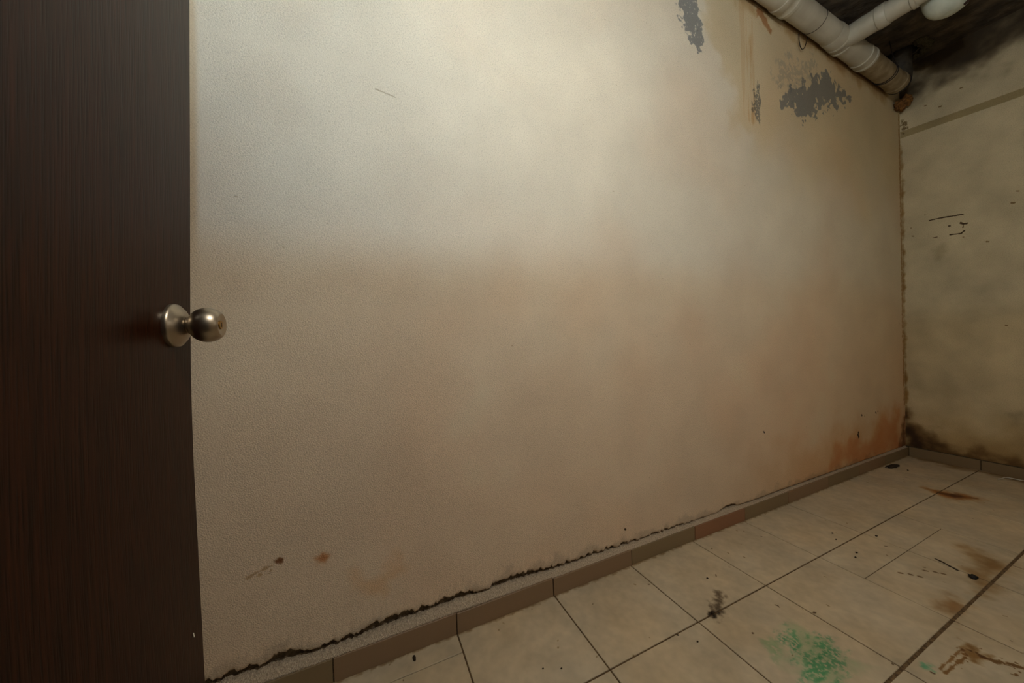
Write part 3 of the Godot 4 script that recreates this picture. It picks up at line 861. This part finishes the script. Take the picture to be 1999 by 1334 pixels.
func drain_pipe() -> void:
	var root := base("drain_pipe", pipe_at(-1.0))
	tag(root, "white plastic drain pipe under the ceiling, running along the wall with a side branch", "pipe")
	var o := root.position
	var ax := Vector3(1, PS, 0).normalized()
	var L := func(x: float) -> float: return (x + 1.0) / ax.x      # distance along the axis
	var part := func(called: String, prof: Array, m: Material) -> MeshInstance3D:
		var st := new_st()
		var pr := prof.map(func(e): return [L.call(e[0]), e[1]])
		add_lathe(st, Vector3.ZERO, ax, pr, 48)
		return put(called, st, m, root, true)
	part.call("pipe_length", [[-4.6, 0.0605], [-1.85, 0.0605]], M.pipe_plastic)
	part.call("pipe_socket", [[-1.98, 0.062], [-1.97, 0.066], [-1.74, 0.066], [-1.735, 0.0705], [-1.70, 0.0712], [-1.695, 0.068], [-1.665, 0.068], [-1.66, 0.0712], [-1.64, 0.0705], [-1.634, 0.0635]], M.pipe_plastic)
	part.call("pipe_length", [[-1.66, 0.0615], [-1.11, 0.0615]], M.pipe_plastic)
	part.call("pipe_socket", [[-1.205, 0.062], [-1.195, 0.0655], [-1.125, 0.0655], [-1.12, 0.069], [-1.105, 0.0695], [-1.10, 0.0665], [-1.075, 0.0665], [-1.07, 0.071], [-1.055, 0.071], [-1.05, 0.0635]], M.pipe_plastic)
	part.call("wye_body", [[-1.07, 0.0628], [-0.84, 0.0628], [-0.835, 0.0675], [-0.82, 0.068], [-0.815, 0.0655], [-0.78, 0.0655], [-0.775, 0.069], [-0.76, 0.069], [-0.752, 0.0635]], M.pipe_plastic)
	part.call("pipe_length", [[-0.80, 0.0612], [-0.29, 0.0612]], M.old_pipe)
	part.call("pipe_socket", [[-0.325, 0.062], [-0.32, 0.0655], [-0.29, 0.0655], [-0.282, 0.0635], [-0.280, 0.059]], M.old_pipe)
	# the end turns up through the ceiling
	var st := new_st()
	var p := PackedVector3Array()
	var r := PackedFloat32Array()
	var c0 := pipe_at(-0.30) - o
	var up_x := pipe_at(-0.235) - o
	for i in 13:
		var an := PI / 2 * i / 12.0
		p.append(c0 + Vector3(sin(an) * 0.075, (1.0 - cos(an)) * 0.075 - 0.004, 0))
		r.append(0.056)
	for y in [0.12, 0.18, 0.30]:
		p.append(Vector3(c0.x + 0.075, c0.y + y, c0.z))
		r.append(0.056)
	add_tube(st, p, r, 36)
	put("riser", st, M.dark_pipe, root, true)
	# side branch of the wye
	var bx := pipe_at(-1.085) - o
	st = new_st()
	add_lathe(st, bx, Vector3(0.03, 0.0, 1).normalized(), [[0.0, 0.0605], [0.165, 0.0605], [0.17, 0.064], [0.205, 0.064], [0.211, 0.061], [0.212, 0.0575], [0.30, 0.057], [0.305, 0.063], [0.32, 0.063], [0.323, 0.056], [0.40, 0.056]], 48)
	put("wye_branch", st, M.pipe_plastic, root, true)
	# big translucent-white fitting the branch comes from
	st = new_st()
	var f0 := bx + Vector3(0.15, 0.0, 0.40)
	add_lathe(st, f0, Vector3.UP, [[-0.118, 0.02], [-0.114, 0.045], [-0.100, 0.066], [-0.075, 0.084], [-0.04, 0.096], [0.0, 0.102], [0.05, 0.102], [0.055, 0.11], [0.075, 0.11], [0.08, 0.102], [0.19, 0.102]], 48)
	var fit := put("trap_fitting", st, M.white_plastic, root, true)
	tag(fit, "wider glossy white trap fitting")
	st = new_st()
	add_box(st, f0 + Vector3(-0.030, -0.105, 0.060), f0 + Vector3(0.020, -0.055, 0.110), 0.004)
	put("lug", st, M.white_plastic, fit)
	st = new_st()
	add_lathe(st, f0 + Vector3(-0.0306, -0.080, 0.088), Vector3.RIGHT, [[0.0, 0.009], [0.004, 0.009]], 20)
	put("lug_hole", st, M.slot, fit, true)

# ------------------------------------------------------------------ rusty wire

func loop_round(st: SurfaceTool, x: float, rad: float, lean: float, wire := 0.0018) -> void:
	var c := pipe_at(x)
	var p := PackedVector3Array()
	var r := PackedFloat32Array()
	for i in 41:
		var an := TAU * i / 40.0
		p.append(c + Vector3(lean * cos(an), sin(an) * rad, cos(an) * rad))
		r.append(wire)
	add_tube(st, p, r, 8, false)

func wires() -> void:
	var st := new_st()
	var at := pipe_at(-1.44)
	loop_round(st, -1.40, 0.0632, 0.010, 0.0014)
	var w := put("wire_hook", st, M.rust_wire, null, true)
	tag(w, "thin rusty wire tied round the white pipe, its end hanging as a hook", "wire")
	st = new_st()
	var p := PackedVector3Array()
	var r := PackedFloat32Array()
	for e in [[-1.345, 2.905, 0.030], [-1.342, 2.885, 0.022], [-1.352, 2.845, 0.020], [-1.372, 2.805, 0.020], [-1.392, 2.785, 0.020], [-1.408, 2.780, 0.020], [-1.425, 2.793, 0.020], [-1.436, 2.825, 0.020], [-1.436, 2.868, 0.020]]:
		p.append(Vector3(e[0], e[1], e[2]))
		r.append(0.0022)
	add_tube(st, p, r, 8)
	put("hook", st, M.rust_wire, w, true)
	# doubled tie near the corner, carried up to the ceiling
	st = new_st()
	loop_round(st, -0.50, 0.0637, 0.006, 0.0026)
	loop_round(st, -0.482, 0.0637, 0.009, 0.0026)
	w = put("wire_tie", st, M.rust_wire, null, true)
	tag(w, "doubled rusty wire tie round the stained pipe end near the corner", "wire")
	st = new_st()
	var q := pipe_at(-0.49)
	add_tube(st, PackedVector3Array([q + Vector3(0, 0.02, 0.062), q + Vector3(0.012, 0.075, 0.045), q + Vector3(0.02, 0.14, 0.03), Vector3(q.x + 0.02, CEIL + 0.005, q.z + 0.02)]), PackedFloat32Array([0.002, 0.002, 0.002, 0.002]), 8)
	put("hanger", st, M.rust_wire, w, true)
	# the last tie, behind the socket
	st = new_st()
	loop_round(st, -0.272, 0.0625, 0.004, 0.0026)
	w = put("wire_tie", st, M.rust_wire, null, true)
	tag(w, "dark wire ring round the very end of the pipe at the corner", "wire")
	# rusted strap on the white fitting
	var f := pipe_at(-1.085) + Vector3(0.15, 0.0, 0.40)
	st = new_st()
	var an := deg_to_rad(88.0)
	var sp := PackedVector3Array()
	for e in [[-0.118, 0.050], [-0.104, 0.071], [-0.078, 0.090], [-0.042, 0.102], [0.0, 0.108], [0.045, 0.108], [0.065, 0.116], [0.09, 0.108], [0.17, 0.108]]:
		sp.append(f + Vector3(cos(an) * e[1], e[0], sin(an) * e[1]))
	var rr := PackedFloat32Array()
	rr.resize(sp.size())
	rr.fill(0.006)
	add_tube(st, sp, rr, 8)
	w = put("rusty_strap", st, M.rust, null, true)
	tag(w, "rusty strap running down the glossy white pipe fitting", "strap")

# ------------------------------------------------------------------ foam, mortar, dirt

func lump(st: SurfaceTool, c: Vector3, r: Vector3, sd: int, rough := 0.25, seg := 20) -> void:
	var nn := noise(sd, 1.0, 3)
	var at := func(i: int, j: int) -> Vector3:
		var th := PI * i / seg
		var ph := TAU * (j % (seg * 2)) / (seg * 2)
		var d := Vector3(sin(th) * cos(ph), cos(th), sin(th) * sin(ph))
		return c + d * r * (1.0 + rough * 2.0 * nn.get_noise_3dv(d * 1.6))
	for i in seg:
		for j in seg * 2:
			var q := [at.call(i, j), at.call(i, j + 1), at.call(i + 1, j + 1), at.call(i + 1, j)]
			for k in [0, 1, 2, 0, 2, 3]:
				if (k == 1 and i == 0):
					pass
				st.add_vertex(q[k])

func foam_and_mortar() -> void:
	var st := new_st()
	st.set_smooth_group(0)
	lump(st, Vector3(-0.085, 2.745, 0.03), Vector3(0.05, 0.034, 0.028), 71, 0.35)
	lump(st, Vector3(-0.05, 2.78, 0.055), Vector3(0.036, 0.036, 0.026), 72, 0.35)
	tag(put("foam_lump", st, M.foam, null, true), "orange-brown lump of old foam under the pipe end in the corner", "foam")
	st = new_st()
	st.set_smooth_group(0)
	for i in 15:
		var an := deg_to_rad(-70.0 + 190.0 * i / 14.0)
		var c := Vector3(-0.22 + cos(an) * 0.125, CEIL - 0.005, 0.08 + sin(an) * 0.125)
		c.x = minf(c.x, -0.022)
		c.z = maxf(c.z, 0.025)
		lump(st, c, Vector3(0.030, 0.022, 0.030) * rng.randf_range(0.8, 1.3), 80 + i, 0.4, 8)
	tag(put("mortar_collar", st, M.crumbly_mortar, null, true), "crumbly greenish-brown mortar round the hole where the pipe leaves through the ceiling", "mortar")

func debris() -> void:
	# dark crumbs on the tiles
	for e in [[-2.662, 0.227, 0.0045, "dark crumb beside the pinkish skirting tile"],
			[-3.003, 0.365, 0.0035, "tiny dark crumb on the near joint, left of the sooty smear"],
			[-2.964, 0.412, 0.0035, "tiny dark crumb just below the near joint, left of the sooty smear"],
			[-1.909, 0.419, 0.005, "left crumb of a close pair of dark crumbs on the middle tile"],
			[-1.954, 0.433, 0.0045, "smaller crumb touching distance from its pair on the middle tile"],
			[-1.816, 0.293, 0.0045, "upper crumb of two below the far clogged joint"],
			[-1.864, 0.327, 0.0045, "lower crumb of two below the far clogged joint"],
			[-3.482, 0.264, 0.003, "left one of two specks of dirt on the nearest whole tile"],
			[-3.429, 0.289, 0.003, "right one of two specks of dirt on the nearest whole tile"],
			[-0.484, 0.045, 0.0055, "dark crumb at the foot of the skirting near the far corner"],
			[-0.429, 0.138, 0.0055, "dark crumb on the floor a step out from the far corner"],
			[-2.81, 0.356, 0.007, "black gritty crumb in the middle of the sooty smear on the joint"],
			[-1.66, 0.4, 0.0055, "dark crumb beside the far crossing of the tile joints"]]:
		var cr := new_st()
		cr.set_smooth_group(0)
		lump(cr, Vector3(0, e[2] * 0.4, 0), Vector3(e[2], e[2] * 0.5, e[2] * 0.8), int(e[2] * 5000) + int(-e[0] * 10), 0.4, 6)
		var c := put("dirt_crumb", cr, M.dirt, null, true)
		c.position = Vector3(e[0], 0.0, e[1])
		tag(c, e[3], "dirt", "dark crumbs scattered on the floor tiles")
	var st := new_st()
	st.set_smooth_group(0)
	lump(st, Vector3(0, 0.004, 0), Vector3(0.016, 0.005, 0.011), 95, 0.4, 8)
	var o := put("black_chip", st, M.slot, null, true)
	o.position = Vector3(-1.702, 0.0, 0.702)
	tag(o, "larger black chip on the tile near the second joint", "chip")
	# a pale scrap against the skirting tile foot
	st = new_st()
	st.set_smooth_group(0)
	lump(st, Vector3(0, 0.003, 0), Vector3(0.004, 0.003, 0.012), 96, 0.4, 8)
	o = put("dirt_clod", st, M.dirt, null, true)
	o.position = Vector3(-3.85, 0.0, 0.048)
	tag(o, "dark brown clod on the tile beside the skirting, near the door", "dirt")
	st = new_st()
	st.set_smooth_group(0)
	lump(st, Vector3(0, 0.004, 0), Vector3(0.06, 0.005, 0.022), 97, 0.4, 10)
	o = put("dark_scrap", st, M.dirt, null, true)
	o.position = Vector3(-0.42, 0.0, 0.062)
	tag(o, "flat dark scrap lying in the far corner of the floor", "scrap")
	# a bit of white cord by the end wall
	st = new_st()
	add_tube(st, PackedVector3Array([Vector3(-0.165, 0.004, 0.462), Vector3(-0.125, 0.004, 0.472), Vector3(-0.085, 0.004, 0.472), Vector3(-0.07, 0.004, 0.49), Vector3(-0.07, 0.004, 0.52), Vector3(-0.06, 0.004, 0.56)]), PackedFloat32Array([0.003, 0.0035, 0.0035, 0.0035, 0.0035, 0.003]), 8)
	o = put("white_cord", st, M.white_bit, null, true)
	tag(o, "short bent end of white cord lying by the end wall skirting", "cord")

# ------------------------------------------------------------------ unseen lamps on the doorway wall, placed to light the room

func lamp_bulb(root: Node3D, at: Vector3, rad: float, tint: Color, energy: float) -> void:
	var glow := mat("lamp_glow", Color(1, 1, 1), 0.4)
	glow.emission_enabled = true
	glow.emission = tint.linear_to_srgb()
	glow.emission_energy_multiplier = 12.0
	var st := new_st()
	st.set_smooth_group(0)
	lump(st, at, Vector3.ONE * rad, 1, 0.0, 10)
	put("bulb", st, glow, root, true)
	var l := OmniLight3D.new()
	l.name = "bulb_light"
	l.light_color = tint.linear_to_srgb()
	l.light_energy = energy
	l.light_size = rad * 0.85
	l.omni_range = 20.0
	l.omni_attenuation = 2.0
	l.shadow_enabled = true
	root.add_child(l)
	l.position = at

func unseen_shelf_lamp(at: Vector3, tint: Color, energy: float) -> void:
	var root := base("unseen_shelf_lamp", Vector3(at.x, at.y, W_Z))
	tag(root, "unseen cool-white lamp over the doorway, out of view, its ledge shading the lower wall", "lamp")
	var white := mat("lamp_white", Color(0.8, 0.8, 0.78), 0.5)
	var z := at.z - W_Z
	var st := new_st()
	add_box(st, Vector3(-0.4, -0.125, z - 0.174), Vector3(0.4, -0.115, 0.0), 0.002)  # unseen ledge, sized to keep this lamp off the lower wall
	put("ledge", st, white, root)
	st = new_st()
	add_lathe(st, Vector3.ZERO, Vector3.FORWARD, [[0.0, 0.04], [0.02, 0.04], [0.03, 0.02], [-z - 0.012, 0.012]], 24)
	put("holder", st, white, root, true)
	lamp_bulb(root, Vector3(0, 0, z), 0.0145, tint, energy)

func unseen_lamp(at: Vector3, rad: float, tint: Color, energy: float, label: String) -> void:
	var root := base("unseen_lamp", Vector3(at.x, at.y, W_Z))
	tag(root, label, "lamp")
	var z := at.z - W_Z
	var st := new_st()
	add_lathe(st, Vector3.ZERO, Vector3.FORWARD, [[0.0, 0.05], [0.02, 0.05], [0.03, 0.03], [-z - rad + 0.002, rad * 0.7], [-z - rad + 0.004, rad * 0.5]], 28)
	put("holder", st, mat("lamp_white", Color(0.8, 0.8, 0.78), 0.5), root, true)
	lamp_bulb(root, Vector3(0, 0, z), rad, tint, energy)
